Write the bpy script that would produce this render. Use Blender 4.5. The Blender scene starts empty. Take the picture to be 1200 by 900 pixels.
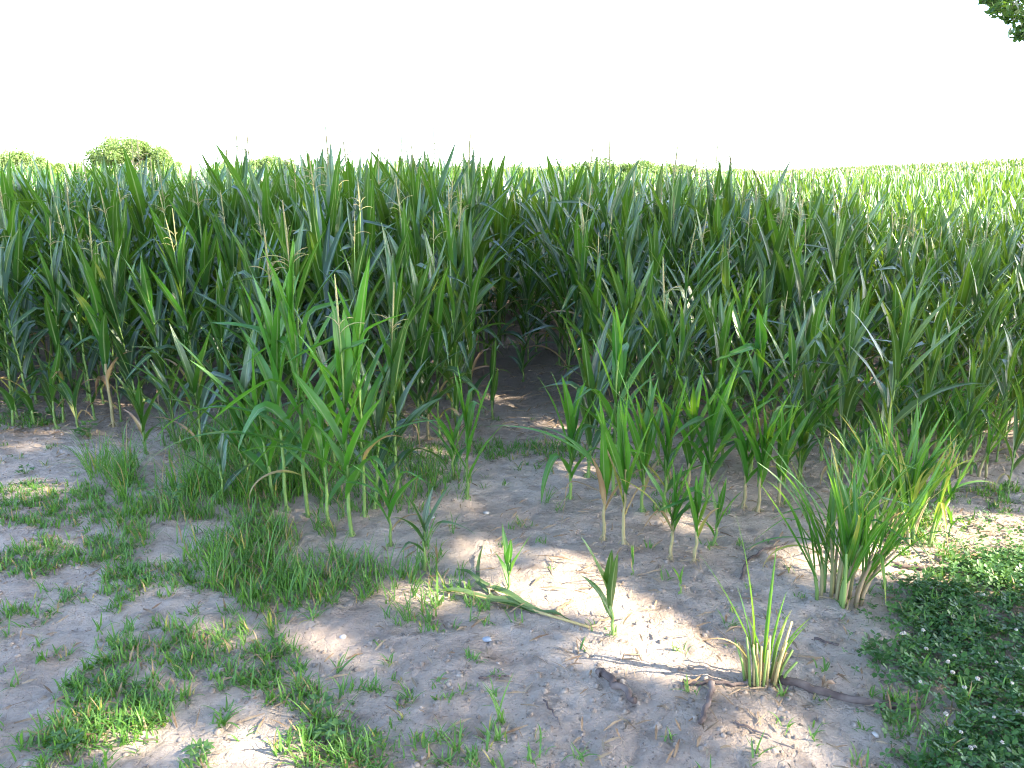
import bpy, math, random
import numpy as np
from mathutils import Vector

R = math.radians
PI = math.pi
sc = bpy.context.scene
COL = sc.collection
rnd = random.Random(11)
rng = np.random.default_rng(11)

# ------------------------------------------------------------------ camera model
CAM_H, FPX, PITCH = 1.70, 942.0, R(14.2)
CP, SP = math.cos(PITCH), math.sin(PITCH)

def noise2(x, y, seed=0):
    x = np.asarray(x, float); y = np.asarray(y, float)
    xi = np.floor(x).astype(np.int64); yi = np.floor(y).astype(np.int64)
    xf = x - xi; yf = y - yi
    u = xf*xf*(3-2*xf); v = yf*yf*(3-2*yf)
    def h(a, b):
        n = (a*374761393 + b*668265263 + seed*982451653) & 0xffffffff
        n = ((n ^ (n >> 13))*1274126177) & 0xffffffff
        n = n ^ (n >> 16)
        return (n & 0xffff)/65535.0
    return (h(xi, yi)*(1-u) + h(xi+1, yi)*u)*(1-v) + (h(xi, yi+1)*(1-u) + h(xi+1, yi+1)*u)*v

def fbm(x, y, seed=0, oct=4):
    s = 0; a = .5
    for i in range(oct):
        s = s + a*noise2(np.asarray(x)*2**i, np.asarray(y)*2**i, seed+i*17); a *= .5
    return s

def sstep(a, b, x):
    t = np.clip((np.asarray(x, float)-a)/(b-a), 0, 1)
    return t*t*(3-2*t)

def ground(x, y):
    x = np.asarray(x, float); y = np.asarray(y, float)
    near = 1 - sstep(12, 18, np.hypot(x, y))
    z = near*(.050*(fbm(x*1.4, y*1.4, 3, 3)-.45) + .026*(fbm(x*7, y*7, 5, 3)-.45) + .022*(fbm(x*22, y*22, 9, 3)-.42) - .008*sstep(.56,.66,fbm(x*15+3*fbm(x*4,y*4,8,2), y*15, 19, 3)))
    # low ridge of earth running along the crop edge
    z = z + near*.05*np.exp(-((y-4.7-.25*np.sin(x*.9))/.7)**2)
    z = z + 1.75*sstep(6, 42, x - .05*y)*sstep(14, 62, y)
    return z

def gz(x, y): return float(ground(x, y))

def at(px, py, dz=0.0):
    dx = (px-600)/FPX; u = (450-py)/FPX
    y = u*SP + CP; z = u*CP - SP
    t = -CAM_H/z
    X, Y = dx*t, y*t
    for _ in range(4):
        t = -(CAM_H-gz(X, Y))/z; X, Y = dx*t, y*t
    return Vector((X, Y, gz(X, Y)+dz))

def height_to(p, py_top):
    k = (450-py_top)/FPX
    return p.y*(k*CP-SP)/(CP+k*SP) + CAM_H - p.z

def to_px(x, y, z):
    d = z-CAM_H
    w = y*CP - d*SP
    return 600 + FPX*x/w, 450 - FPX*(y*SP+d*CP)/w

# ------------------------------------------------------------------ light direction
SUN_EL = R(35)
_h = Vector((.954, -.30, 0)).normalized()
SUN = Vector((_h.x*math.cos(SUN_EL), _h.y*math.cos(SUN_EL), math.sin(SUN_EL)))

# ------------------------------------------------------------------ materials
def new_mat(name):
    m = bpy.data.materials.new(name); m.use_nodes = True
    nt = m.node_tree; nt.nodes.clear()
    return m, nt

def nd(nt, typ, **kw):
    n = nt.nodes.new(typ)
    for k, v in kw.items():
        if k.startswith('i_'):
            key = k[2:]
            n.inputs[int(key) if key.isdigit() else key].default_value = v
        else: setattr(n, k, v)
    return n

def mth(nt, op, a, b=None, clamp=False):
    n = nt.nodes.new('ShaderNodeMath'); n.operation = op; n.use_clamp = clamp
    for i, v in enumerate((a, b)):
        if v is None: continue
        if isinstance(v, (int, float)): n.inputs[i].default_value = v
        else: nt.links.new(v, n.inputs[i])
    return n.outputs[0]

def mixc(nt, f, a, b):
    n = nt.nodes.new('ShaderNodeMix'); n.data_type = 'RGBA'
    for i, v in ((0, f), (6, a), (7, b)):
        if isinstance(v, (int, float)): n.inputs[i].default_value = v
        elif isinstance(v, tuple): n.inputs[i].default_value = (*v, 1)
        else: nt.links.new(v, n.inputs[i])
    return n.outputs[2]

def ramp01(nt, v, a, b):
    n = nt.nodes.new('ShaderNodeMapRange'); n.interpolation_type = 'SMOOTHSTEP'
    nt.links.new(v, n.inputs[0]); n.inputs[1].default_value = a; n.inputs[2].default_value = b
    return n.outputs[0]

def leaf_material(name, dark, light, midrib=(.20, .27, .11), rough=.38, trans=.32, tcol=(.20, .40, .045), veins=True, spec=.45):
    m, nt = new_mat(name); L = nt.links
    att = nd(nt, 'ShaderNodeAttribute', attribute_name='leaf')
    sep = nd(nt, 'ShaderNodeSeparateColor'); L.new(att.outputs['Color'], sep.inputs[0])
    r, dry, t, u = sep.outputs[0], sep.outputs[1], sep.outputs[2], att.outputs['Alpha']
    oi = nd(nt, 'ShaderNodeObjectInfo')
    geo = nd(nt, 'ShaderNodeNewGeometry')
    rr = mth(nt, 'ADD', mth(nt, 'MULTIPLY', r, .65), mth(nt, 'MULTIPLY', oi.outputs['Random'], .35))
    nz = nd(nt, 'ShaderNodeTexNoise'); nz.inputs['Scale'].default_value = 9; nz.inputs['Detail'].default_value = 4
    L.new(geo.outputs['Position'], nz.inputs['Vector'])
    base = mixc(nt, rr, dark, light)
    base = mixc(nt, mth(nt, 'MULTIPLY', ramp01(nt, nz.outputs[0], .45, .75), .30), base, (light[0]*1.25, light[1]*1.1, light[2]))
    du = mth(nt, 'ABSOLUTE', mth(nt, 'SUBTRACT', u, .5))
    rib = mth(nt, 'SUBTRACT', 1.0, ramp01(nt, du, .025, .085))
    # bluish paler underside
    base = mixc(nt, mth(nt, 'MULTIPLY', geo.outputs['Backfacing'], .35), base, (dark[0]*1.6+.02, dark[1]*1.25+.02, dark[2]*1.8+.03))
    base = mixc(nt, mth(nt, 'MULTIPLY', rib, .8), base, midrib)
    # drying from the tip and the edges
    d = mth(nt, 'ADD', dry, mth(nt, 'MULTIPLY', mth(nt, 'SUBTRACT', nz.outputs[0], .5), .55))
    d = mth(nt, 'ADD', d, mth(nt, 'MULTIPLY', mth(nt, 'MULTIPLY', dry, 1.1), mth(nt, 'SUBTRACT', t, .35)))
    d = mth(nt, 'ADD', d, mth(nt, 'MULTIPLY', mth(nt, 'MULTIPLY', dry, du), .5))
    base = mixc(nt, ramp01(nt, d, .28, .52), base, (.34, .33, .05))
    base = mixc(nt, ramp01(nt, d, .62, .86), base, (.37, .255, .13))
    base = mixc(nt, ramp01(nt, d, 1.0, 1.35), base, (.25, .15, .085))
    pr = nd(nt, 'ShaderNodeBsdfPrincipled'); pr.inputs['Roughness'].default_value = rough
    pr.inputs['Specular IOR Level'].default_value = spec
    L.new(base, pr.inputs['Base Color'])
    tr = nd(nt, 'ShaderNodeBsdfTranslucent')
    tc = mixc(nt, ramp01(nt, d, .3, .7), mixc(nt, rr, (tcol[0]*.7, tcol[1]*.75, tcol[2]*.7), tcol), (.42, .33, .10))
    tc = mixc(nt, mth(nt, 'MULTIPLY', rib, .5), tc, (.25, .36, .12))
    L.new(tc, tr.inputs[0])
    if veins:
        cmb = nd(nt, 'ShaderNodeCombineXYZ')
        L.new(mth(nt, 'MULTIPLY', u, 26.0), cmb.inputs[0]); L.new(mth(nt, 'MULTIPLY', t, 3.0), cmb.inputs[1]); L.new(mth(nt, 'MULTIPLY', r, 40.0), cmb.inputs[2])
        vn = nd(nt, 'ShaderNodeTexNoise'); vn.inputs['Scale'].default_value = 1.0; vn.inputs['Detail'].default_value = 2
        L.new(cmb.outputs[0], vn.inputs['Vector'])
        bp = nd(nt, 'ShaderNodeBump'); bp.inputs['Strength'].default_value = .35; bp.inputs['Distance'].default_value = .004
        L.new(vn.outputs[0], bp.inputs['Height']); L.new(bp.outputs[0], pr.inputs['Normal'])
    mx = nd(nt, 'ShaderNodeMixShader'); mx.inputs[0].default_value = trans
    L.new(pr.outputs[0], mx.inputs[1]); L.new(tr.outputs[0], mx.inputs[2])
    out = nd(nt, 'ShaderNodeOutputMaterial'); L.new(mx.outputs[0], out.inputs[0])
    return m

def noise_material(name, stops, scale, rough=.9, bump=0.0, bscale=None, bdist=.01, stretch=None, objrand=0.0, detail=6):
    """colour ramp over a noise in object/world space, with a bump"""
    m, nt = new_mat(name); L = nt.links
    tc = nd(nt, 'ShaderNodeTexCoord')
    v = tc.outputs['Object']
    if stretch:
        mp = nd(nt, 'ShaderNodeMapping'); mp.inputs['Scale'].default_value = stretch
        L.new(v, mp.inputs[0]); v = mp.outputs[0]
    nz = nd(nt, 'ShaderNodeTexNoise'); nz.inputs['Scale'].default_value = scale; nz.inputs['Detail'].default_value = detail
    L.new(v, nz.inputs['Vector'])
    rp = nd(nt, 'ShaderNodeValToRGB')
    el = rp.color_ramp.elements
    while len(el) > 1: el.remove(el[-1])
    el[0].position = stops[0][0]; el[0].color = (*stops[0][1], 1)
    for p, c in stops[1:]:
        e = el.new(p); e.color = (*c, 1)
    L.new(nz.outputs[0], rp.inputs[0])
    colr = rp.outputs[0]
    if objrand:
        oi = nd(nt, 'ShaderNodeObjectInfo')
        hs = nd(nt, 'ShaderNodeHueSaturation')
        L.new(mth(nt, 'ADD', 1-objrand/2, mth(nt, 'MULTIPLY', oi.outputs['Random'], objrand)), hs.inputs['Value'])
        L.new(colr, hs.inputs['Color']); colr = hs.outputs[0]
    pr = nd(nt, 'ShaderNodeBsdfPrincipled'); pr.inputs['Roughness'].default_value = rough
    pr.inputs['Specular IOR Level'].default_value = .25
    L.new(colr, pr.inputs['Base Color'])
    if bump:
        n2 = nd(nt, 'ShaderNodeTexNoise'); n2.inputs['Scale'].default_value = bscale or scale*3; n2.inputs['Detail'].default_value = 6
        L.new(v, n2.inputs['Vector'])
        bp = nd(nt, 'ShaderNodeBump'); bp.inputs['Strength'].default_value = bump; bp.inputs['Distance'].default_value = bdist
        L.new(n2.outputs[0], bp.inputs['Height']); L.new(bp.outputs[0], pr.inputs['Normal'])
    out = nd(nt, 'ShaderNodeOutputMaterial'); L.new(pr.outputs[0], out.inputs[0])
    return m

def soil_material():
    m, nt = new_mat('dry_soil'); L = nt.links
    tc = nd(nt, 'ShaderNodeTexCoord'); P = tc.outputs['Object']
    def nz(scale, det=5, rough=.55, vec=P):
        n = nd(nt, 'ShaderNodeTexNoise'); n.inputs['Scale'].default_value = scale
        n.inputs['Detail'].default_value = det; n.inputs['Roughness'].default_value = rough
        L.new(vec, n.inputs['Vector']); return n.outputs[0]
    big, mid, fine = nz(1.1), nz(6, 6, .65), nz(46, 6, .7)
    c = mixc(nt, ramp01(nt, big, .35, .65), (.440, .350, .283), (.565, .475, .398))
    c = mixc(nt, mth(nt, 'MULTIPLY', ramp01(nt, mid, .50, .66), .5), c, (.25, .195, .155))
    c = mixc(nt, mth(nt, 'MULTIPLY', mth(nt, 'MULTIPLY', ramp01(nt, fine, .58, .70), ramp01(nt, mid, .34, .54)), .9), c, (.10, .078, .062))
    c = mixc(nt, mth(nt, 'MULTIPLY', ramp01(nt, nz(80, 4, .6), .60, .70), .55), c, (.44, .39, .34))
    # canopy shade under the crop, put into the soil colour
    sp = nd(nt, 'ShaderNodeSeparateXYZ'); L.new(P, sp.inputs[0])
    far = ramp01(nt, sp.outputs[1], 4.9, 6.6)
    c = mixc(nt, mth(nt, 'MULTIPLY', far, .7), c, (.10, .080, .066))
    pr = nd(nt, 'ShaderNodeBsdfPrincipled'); pr.inputs['Roughness'].default_value = .95
    pr.inputs['Specular IOR Level'].default_value = .15
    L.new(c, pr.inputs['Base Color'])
    vo = nd(nt, 'ShaderNodeTexVoronoi'); vo.feature = 'DISTANCE_TO_EDGE'; vo.inputs['Scale'].default_value = 13
    wv = nd(nt, 'ShaderNodeMixRGB') if False else None
    wn = nd(nt, 'ShaderNodeTexNoise'); wn.inputs['Scale'].default_value = 7; wn.inputs['Detail'].default_value = 4; L.new(P, wn.inputs['Vector'])
    wa = nd(nt, 'ShaderNodeVectorMath', operation='MULTIPLY_ADD'); L.new(wn.outputs['Color'], wa.inputs[0]); wa.inputs[1].default_value = (.16, .16, .16); L.new(P, wa.inputs[2])
    L.new(wa.outputs[0], vo.inputs['Vector'])
    crack = mth(nt, 'MULTIPLY', ramp01(nt, vo.outputs['Distance'], .0, .05), 1.0)
    h = mth(nt, 'ADD', mth(nt, 'ADD', mth(nt, 'MULTIPLY', mid, .9), mth(nt, 'MULTIPLY', fine, .75)), mth(nt, 'MULTIPLY', crack, .11))
    bp = nd(nt, 'ShaderNodeBump'); bp.inputs['Strength'].default_value = 1.0; bp.inputs['Distance'].default_value = .05
    L.new(h, bp.inputs['Height']); L.new(bp.outputs[0], pr.inputs['Normal'])
    out = nd(nt, 'ShaderNodeOutputMaterial'); L.new(pr.outputs[0], out.inputs[0])
    return m

M = {}
M['corn'] = leaf_material('corn_leaf', (.003, .022, .009), (.030, .122, .011), rough=.30, trans=.19, tcol=(.29, .47, .015), spec=.68)
M['young'] = leaf_material('young_corn_leaf', (.018, .100, .011), (.052, .185, .015), trans=.32, tcol=(.24, .50, .025))
M['grass'] = leaf_material('grass_blade', (.040, .140, .013), (.120, .260, .023), midrib=(.08, .16, .04), rough=.5, trans=.3, veins=False)
M['wilted'] = leaf_material('wilted_corn_leaf', (.060, .115, .045), (.11, .175, .07), rough=.55, trans=.25)
M['clover'] = leaf_material('clover_leaf', (.009, .048, .011), (.058, .150, .028), midrib=(.06, .13, .05), rough=.5, trans=.25, veins=False)
M['weed'] = leaf_material('weed_leaf', (.035, .105, .020), (.075, .170, .032), midrib=(.09, .17, .05), rough=.5, trans=.3, veins=False)
M['tree'] = leaf_material('oak_leaf', (.030, .075, .016), (.060, .125, .026), midrib=(.06, .12, .03), rough=.5, trans=.3, tcol=(.16, .30, .03), veins=False)
M['fartree'] = leaf_material('far_tree_leaf', (.085, .150, .035), (.165, .240, .060), midrib=(.09, .16, .04), rough=.6, trans=.3, tcol=(.2, .34, .05), veins=False)
M['stalk'] = noise_material('corn_stalk', [(.3, (.10, .19, .045)), (.62, (.19, .27, .08))], 5, rough=.5, bump=.2, bscale=60, stretch=(1, 1, .25), objrand=.3)
M['palestalk'] = noise_material('pale_corn_stalk', [(.3, (.20, .24, .08)), (.5, (.30, .25, .13)), (.7, (.26, .17, .12))], 6, rough=.6, bump=.2, bscale=60, stretch=(1, 1, .3), objrand=.3)
M['stub'] = noise_material('cut_stalk', [(.3, (.30, .20, .10)), (.55, (.36, .30, .13)), (.7, (.20, .11, .08))], 9, rough=.7, bump=.3, bscale=70, stretch=(1, 1, .3), objrand=.5)
M['tassel'] = noise_material('corn_tassel', [(.35, (.19, .23, .085)), (.6, (.29, .25, .13))], 14, rough=.8, bump=.6, bscale=160, bdist=.004, objrand=.4)
M['bark'] = noise_material('bark', [(.35, (.07, .055, .045)), (.65, (.17, .14, .115))], 5, bump=1, bscale=14, bdist=.04, stretch=(1, 1, .25))
M['wood'] = noise_material('dead_wood', [(.3, (.045, .033, .03)), (.5, (.11, .083, .075)), (.7, (.20, .16, .14))], 14, bump=.8, bscale=60, bdist=.006, objrand=.4)
M['litter'] = noise_material('dry_litter', [(.35, (.16, .10, .06)), (.65, (.36, .27, .17))], 9, objrand=.5)
M['clod'] = noise_material('soil_clod', [(.35, (.15, .12, .098)), (.65, (.38, .315, .26))], 22, bump=.8, bscale=90, bdist=.006)
M['stone'] = noise_material('pale_stone', [(.35, (.36, .34, .32)), (.65, (.46, .43, .40))], 20, rough=.7, bump=.4, bscale=60, bdist=.004, objrand=.4)
M['scrap'] = noise_material('blue_scrap', [(.4, (.22, .26, .31)), (.6, (.30, .34, .39))], 60, rough=.5)
M['flower'] = noise_material('clover_flower', [(.35, (.40, .32, .25)), (.6, (.60, .57, .50))], 70, rough=.8)
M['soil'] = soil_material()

# ------------------------------------------------------------------ geometry collector (quads only)
class G:
    def __init__(s): s.v = []; s.f = []; s.c = []; s.n = 0
    def add(s, v, f, c=None):
        v = np.asarray(v, np.float32).reshape(-1, 3); f = np.asarray(f, np.int32).reshape(-1, 4)
        s.v.append(v); s.f.append(f + s.n)
        s.c.append(np.zeros((len(v), 4), np.float32) if c is None else np.asarray(c, np.float32))
        s.n += len(v)
    def arrays(s): return np.concatenate(s.v), np.concatenate(s.f), np.concatenate(s.c)
    def mesh(s, name, mat, smooth=True):
        v, f, c = s.arrays()
        me = bpy.data.meshes.new(name)
        me.vertices.add(len(v)); me.vertices.foreach_set('co', v.ravel())
        me.loops.add(len(f)*4); me.loops.foreach_set('vertex_index', f.ravel())
        me.polygons.add(len(f))
        me.polygons.foreach_set('loop_start', np.arange(0, len(f)*4, 4, dtype=np.int32))
        me.polygons.foreach_set('loop_total', np.full(len(f), 4, np.int32))
        if smooth: me.polygons.foreach_set('use_smooth', np.ones(len(f), bool))
        a = me.attributes.new('leaf', 'FLOAT_COLOR', 'POINT'); a.data.foreach_set('color', c.ravel())
        me.materials.append(mat); me.update(); me.validate()
        return me

def put(name, me, parent=None):
    o = bpy.data.objects.new(name, me); COL.objects.link(o)
    if parent: o.parent = parent
    return o

def tag(o, label, cat, group=None, kind=None):
    o['label'] = label; o['category'] = cat
    if group: o['group'] = group
    if kind: o['kind'] = kind
    return o

def thing(name, label, cat, loc=(0, 0, 0), rz=0, group=None, tilt=(0, 0)):
    o = bpy.data.objects.new(name, None); COL.objects.link(o); o.empty_display_size = .05
    o.location = loc; o.rotation_euler = (tilt[0], tilt[1], rz)
    return tag(o, label, cat, group)

def tube(g, pts, rad, sides=6, col=(0.5, 0, 0, .25)):
    pts = np.asarray(pts, float); n = len(pts)
    rad = np.broadcast_to(np.asarray(rad, float), (n,)).copy()
    pts = np.vstack([pts[:1], pts, pts[-1:]]); rad = np.concatenate([[1e-4], rad, [1e-4]]); n += 2
    tan = np.gradient(pts, axis=0); tan[0] = tan[1]; tan[-1] = tan[-2]
    tan /= np.linalg.norm(tan, axis=1)[:, None] + 1e-9
    ref = np.array([1., 0, 0]) if abs(tan[n//2][0]) < .8 else np.array([0, 1., 0])
    a = np.cross(tan, ref); a /= np.linalg.norm(a, axis=1)[:, None] + 1e-9
    b = np.cross(tan, a)
    th = np.linspace(0, 2*PI, sides, endpoint=False)
    v = pts[:, None] + rad[:, None, None]*(a[:, None]*np.cos(th)[None, :, None] + b[:, None]*np.sin(th)[None, :, None])
    f = []
    for i in range(n-1):
        for j in range(sides):
            k = (j+1) % sides
            f.append((i*sides+j, i*sides+k, (i+1)*sides+k, (i+1)*sides+j))
    c = np.tile(np.asarray(col, np.float32), (n*sides, 1)); c[:, 2] = np.repeat(np.linspace(0, 1, n), sides)
    g.add(v.reshape(-1, 3), f, c)

def blade(g, base, L, W, e0, droop, az, seg=9, cols=5, p=1.6, sway=0., twist=0., fold=.5, wave=0., dry=0., kink=None, r=None, sheath=.45, kamt=1.6):
    """one strap leaf: rises at elevation e0, bends down by 'droop' towards its tip; kink = (t, angle) breaks it"""
    r = rnd.random() if r is None else r
    t = np.linspace(0, 1, seg+1)
    el = e0 - droop*t**p
    if kink is not None: el = el - kamt*sstep(kink-.05, kink+.06, t)
    el = np.maximum(el, -1.45)
    az_t = az + sway*t*t
    d = np.stack([np.cos(el)*np.cos(az_t), np.cos(el)*np.sin(az_t), np.sin(el)], 1)
    ds = L/seg
    c = np.vstack([[0, 0, 0], np.cumsum((d[:-1]+d[1:])*.5*ds, axis=0)]) + np.asarray(base, float)
    side = np.stack([-np.sin(az_t), np.cos(az_t), np.zeros_like(az_t)], 1)
    nrm = np.cross(d, side)
    tw = twist*t
    s2 = side*np.cos(tw)[:, None] + nrm*np.sin(tw)[:, None]
    n2 = nrm*np.cos(tw)[:, None] - side*np.sin(tw)[:, None]
    w = W*np.minimum(1, sheath + (1-sheath)*sstep(0, .3, t))*np.maximum(1-t**1.9, 0) + .0012
    us = np.linspace(-1, 1, cols)
    fo = fold*(1-.45*t)
    ph = rnd.random()*6.28; k = 9+6*rnd.random()
    V = []
    for u in us:
        off = s2*(u*w/2*np.cos(fo))[:, None] + n2*(abs(u)*w/2*np.sin(fo) + wave*w*np.sin(k*t+ph+(2.1 if u > 0 else 0))*u*u)[:, None]
        V.append(c + off)
    V = np.stack(V, 1)
    C = np.zeros((seg+1, cols, 4), np.float32)
    C[..., 0] = r; C[..., 1] = dry; C[..., 2] = t[:, None]; C[..., 3] = ((us+1)/2)[None]
    i, j = np.meshgrid(np.arange(seg), np.arange(cols-1), indexing='ij')
    a = (i*cols+j).ravel()
    g.add(V.reshape(-1, 3), np.stack([a, a+1, a+cols+1, a+cols], 1), C.reshape(-1, 4))

def tassel_geo(g, top, L=.22, branches=6, seed=0, thin=False):
    q = random.Random(seed)
    lean = (q.uniform(-.03, .03), q.uniform(-.03, .03))
    z = np.linspace(0, 1, 6)
    tube(g, [(top[0]+lean[0]*t, top[1]+lean[1]*t, top[2]-.04+(L+.04)*t) for t in z], [.003, .0035, .005, .0055, .0045, .002], 5)
    for i in range(branches):
        az = q.random()*6.28; z0 = q.uniform(.0, .3)*L; l = q.uniform(.08, .17); e = q.uniform(.6, 1.25)
        pts = []; x = y = 0.; zz = 0.
        for k in range(6):
            pts.append((top[0]+x*math.cos(az), top[1]+x*math.sin(az), top[2]+z0+zz))
            x += l/5*math.cos(e); zz += l/5*math.sin(e); e -= .26
        tube(g, pts, [.0018, .0024, .0027, .0027, .0022, .0015], 4)

# ------------------------------------------------------------------ corn plants
def corn_spec(H, n, seed, young=False, plane=None, spread=1.0, dry=.0, lower=.12, upright=0.):
    """list of leaf dicts + stalk height, leaf tips of the top whorl end at about H"""
    q = random.Random(seed)
    hs = H*(.70 if not young else .42)
    plane = q.random()*PI if plane is None else plane
    out = []
    for i in range(n):
        f = i/(n-1)
        z = hs*(lower + (1-lower)*f**.95)
        Lb = (.62 + .38*math.sin(PI*min(1, .15+.75*f)))*H*(.43 if not young else .58)
        if f > .85: Lb *= .86
        e0 = R((57 if not young else 53) + 21*f**.8 + q.uniform(-11, 9) + upright*18)
        dr = R(((98 - 88*f**.45) if not young else (108 - 98*f**.6))*q.uniform(.65, 1.25)*spread*(1-.55*upright))
        if f > .8: e0 = max(e0, R(66))
        az = plane + PI*(i % 2) + q.uniform(-.8, .8)
        kk = q.uniform(.35, .65) if (q.random() < .24 and f < .9) else None
        d = dry*q.uniform(.2, 1) + (q.uniform(.5, 1.2) if (f < .2 and q.random() < .3) else 0) + (q.uniform(.1, .22) if q.random() < .05 else 0)
        dd = d > .5
        if dd: dr *= 1.5; Lb *= .8
        out.append(dict(z=z, L=Lb*q.uniform(.88, 1.1), W=(.076 if not young else .062)*min(1.15, .45+.6*H)*q.uniform(.85, 1.15)*(.5 if dd else 1),
                        e0=e0, droop=dr, az=az, kink=kk, dry=d, sway=q.uniform(-.5, .5), twist=q.uniform(-.9, .9),
                        fold=q.uniform(.35, .75), wave=q.uniform(.02, .10), r=q.random(), kamt=q.uniform(.9, 1.9)))
    return hs, out

def stalk_geo(g, hs, r0=.012, seed=0, extra=0.0, lean=(0, 0)):
    q = random.Random(seed)
    n = max(5, int(hs/.12))
    pts, rad = [], []
    for i in range(n+1):
        f = i/n
        for dz, k in ((-.006, 1.0), (0, 1.28), (.008, 1.0)):
            z = hs*f+dz
            if i == 0 and dz < 0: z = -.03
            pts.append((lean[0]*f*f+.004*math.sin(i*2.2+seed), lean[1]*f*f+.004*math.cos(i*1.7), z)); rad.append(r0*(1-.55*f)*k)
    if extra: pts.append((lean[0], lean[1], hs+extra)); rad.append(r0*.3)
    tube(g, pts, rad, 6)
    for k in range(6):
        a = q.random()*6.28; r = r0*q.uniform(2.2, 4.2)
        tube(g, [(r0*.5*math.cos(a), r0*.5*math.sin(a), r0*q.uniform(1.5, 4)), (r*.7*math.cos(a), r*.7*math.sin(a), r0*1.2), (r*math.cos(a), r*math.sin(a), -.015)], [r0*.22, r0*.2, r0*.16], 4)

def put_leaf(g, s, seg=9, cols=5, k=1.0, xy=(0, 0)):
    blade(g, (xy[0], xy[1], s['z']), s['L'], s['W']*k, s['e0'], s['droop'], s['az'], seg, cols, sway=s['sway'], twist=s['twist'],
          fold=s['fold'], wave=s['wave'], dry=s['dry'], kink=s['kink'], r=s['r'], kamt=s['kamt'])

H0 = 1.85
def field_variant(seed, tassel=True, n=14):
    hs, L = corn_spec(H0, n, seed, dry=.0, lower=.10)
    gg = G()
    for s in L: put_leaf(gg, s, 8, 3)
    kz = H0/np.percentile(gg.arrays()[0][:, 2], 99.6)
    for s in L: s['z'] *= kz; s['L'] *= kz
    hs *= kz
    gs, gl = G(), G()
    top = hs + .38 if tassel else hs
    stalk_geo(gs, hs, .0125, seed, extra=(.39 if tassel else .0))
    for s in L: put_leaf(gl, s, 8, 5)
    res = dict(stalk=gs.mesh('stalk', M['stalk']), foliage=gl.mesh('foliage', M['corn']), tassel=None)
    if tassel:
        gt = G(); tassel_geo(gt, (0, 0, top), .28, 3+seed % 4, seed)
        res['tassel'] = gt.mesh('tassel', M['tassel'])
    gc = G()
    for s in L: put_leaf(gc, s, 5, 3)
    gk = G(); tube(gk, [(0, 0, -.02), (0, 0, hs)], [.012, .006], 4)
    if tassel: tube(gk, [(0, 0, hs-.05), (0, 0, hs+.3), (0, 0, hs+.52)], [.004, .006, .003], 4)
    gf = G()
    for s in L[4:]: put_leaf(gf, s, 3, 2, 1.5)
    gft = G()
    if tassel: tube(gft, [(0, 0, hs), (0, 0, hs+.5)], [.02, .03], 3); tube(gft, [(-.13, 0, hs+.36), (0, 0, hs+.3), (.13, .05, hs+.38)], [.012, .02, .012], 3)
    else: tube(gft, [(0, 0, hs*.8), (0, 0, hs)], [.015, .01], 3)
    res['fart'] = gft.arrays()
    res['lod'] = gc.arrays(); res['lodk'] = gk.arrays(); res['far'] = gf.arrays()
    return res

VARS = [field_variant(100+i, i % 2 == 0) for i in range(14)]

ROW_GAP = .60
def full_height(x, y):
    h = 1.87 - .12*sstep(.4, 2.6, x)*(1-sstep(14, 22, y)) - .40*sstep(1.8, 5.0, x)*(1-sstep(9, 22, y))
    h = h + .07*sstep(-.2, -1.4, x)*sstep(-4.5, -2.0, x)
    return h
def front_line(x):
    """where the first row (it runs across the view) stands"""
    return 5.15 + .35*float(sstep(-1.2, -2.4, x)) - .32*float(sstep(.35, 1.0, x)) + .25*float(sstep(2.4, 3.6, x)) + .10*math.sin(x*1.7)
def path_edges(y):
    c = .07 + .010*(y-6)
    w = .37 - .15*float(sstep(5.5, 8.0, y))
    return c-w, c+w
START = [.70, .84, .95]
STARTR = [.56, .70, .84, .93]

spots = []
q = random.Random(5)
for k in range(-1, 44):
    xlim = .66*(5.2+k*ROW_GAP)+2.4
    x = -xlim
    while x < xlim:
        x += (.165 if k < 14 else .24)*q.uniform(.7, 1.35)
        y = front_line(x) + k*ROW_GAP + q.gauss(0, .07)
        if y > 34 or q.random() < .05: continue
        a, b = path_edges(y)
        if y < 10 and a < x < b: continue
        if k < 0:
            if x < .45 or x > 3.7 or q.random() < .35: continue
            spots.append((x, y+q.gauss(.12, .13), float(full_height(x, y))*(q.uniform(.48, .70) if x < 2.2 else q.uniform(.40, .56)), 'fringe', 0, 0)); continue
        st_ = START if x < .2 else STARTR
        H = float(full_height(x, y))*(st_[k] if k < len(st_) else 1)*q.uniform(.84, 1.09)
        spots.append((x, y, H, 'left' if x < (a+b)/2 else 'right', k+1, 0))
# shorter plants that close the path further in
for k in range(46):
    y = 7.6 + k*.22
    if q.random() > .25 or y > 9: spots.append((.10+.012*(y-6)+q.gauss(0, .10), y, q.uniform(1.05, 1.5) if y < 10 else q.uniform(1.3, 1.7), 'path', 0, y-7.4))

def inview(x, y, m=0.):
    px, py = to_px(x, y, 1.2)
    return -40-m < px < 1240+m
spots.sort(key=lambda s: math.hypot(s[0], s[1]))
near = [s for s in spots if inview(s[0], s[1])][:244]
nearset = set(id(s) for s in near)
rest = [s for s in spots if id(s) not in nearset]

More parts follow.
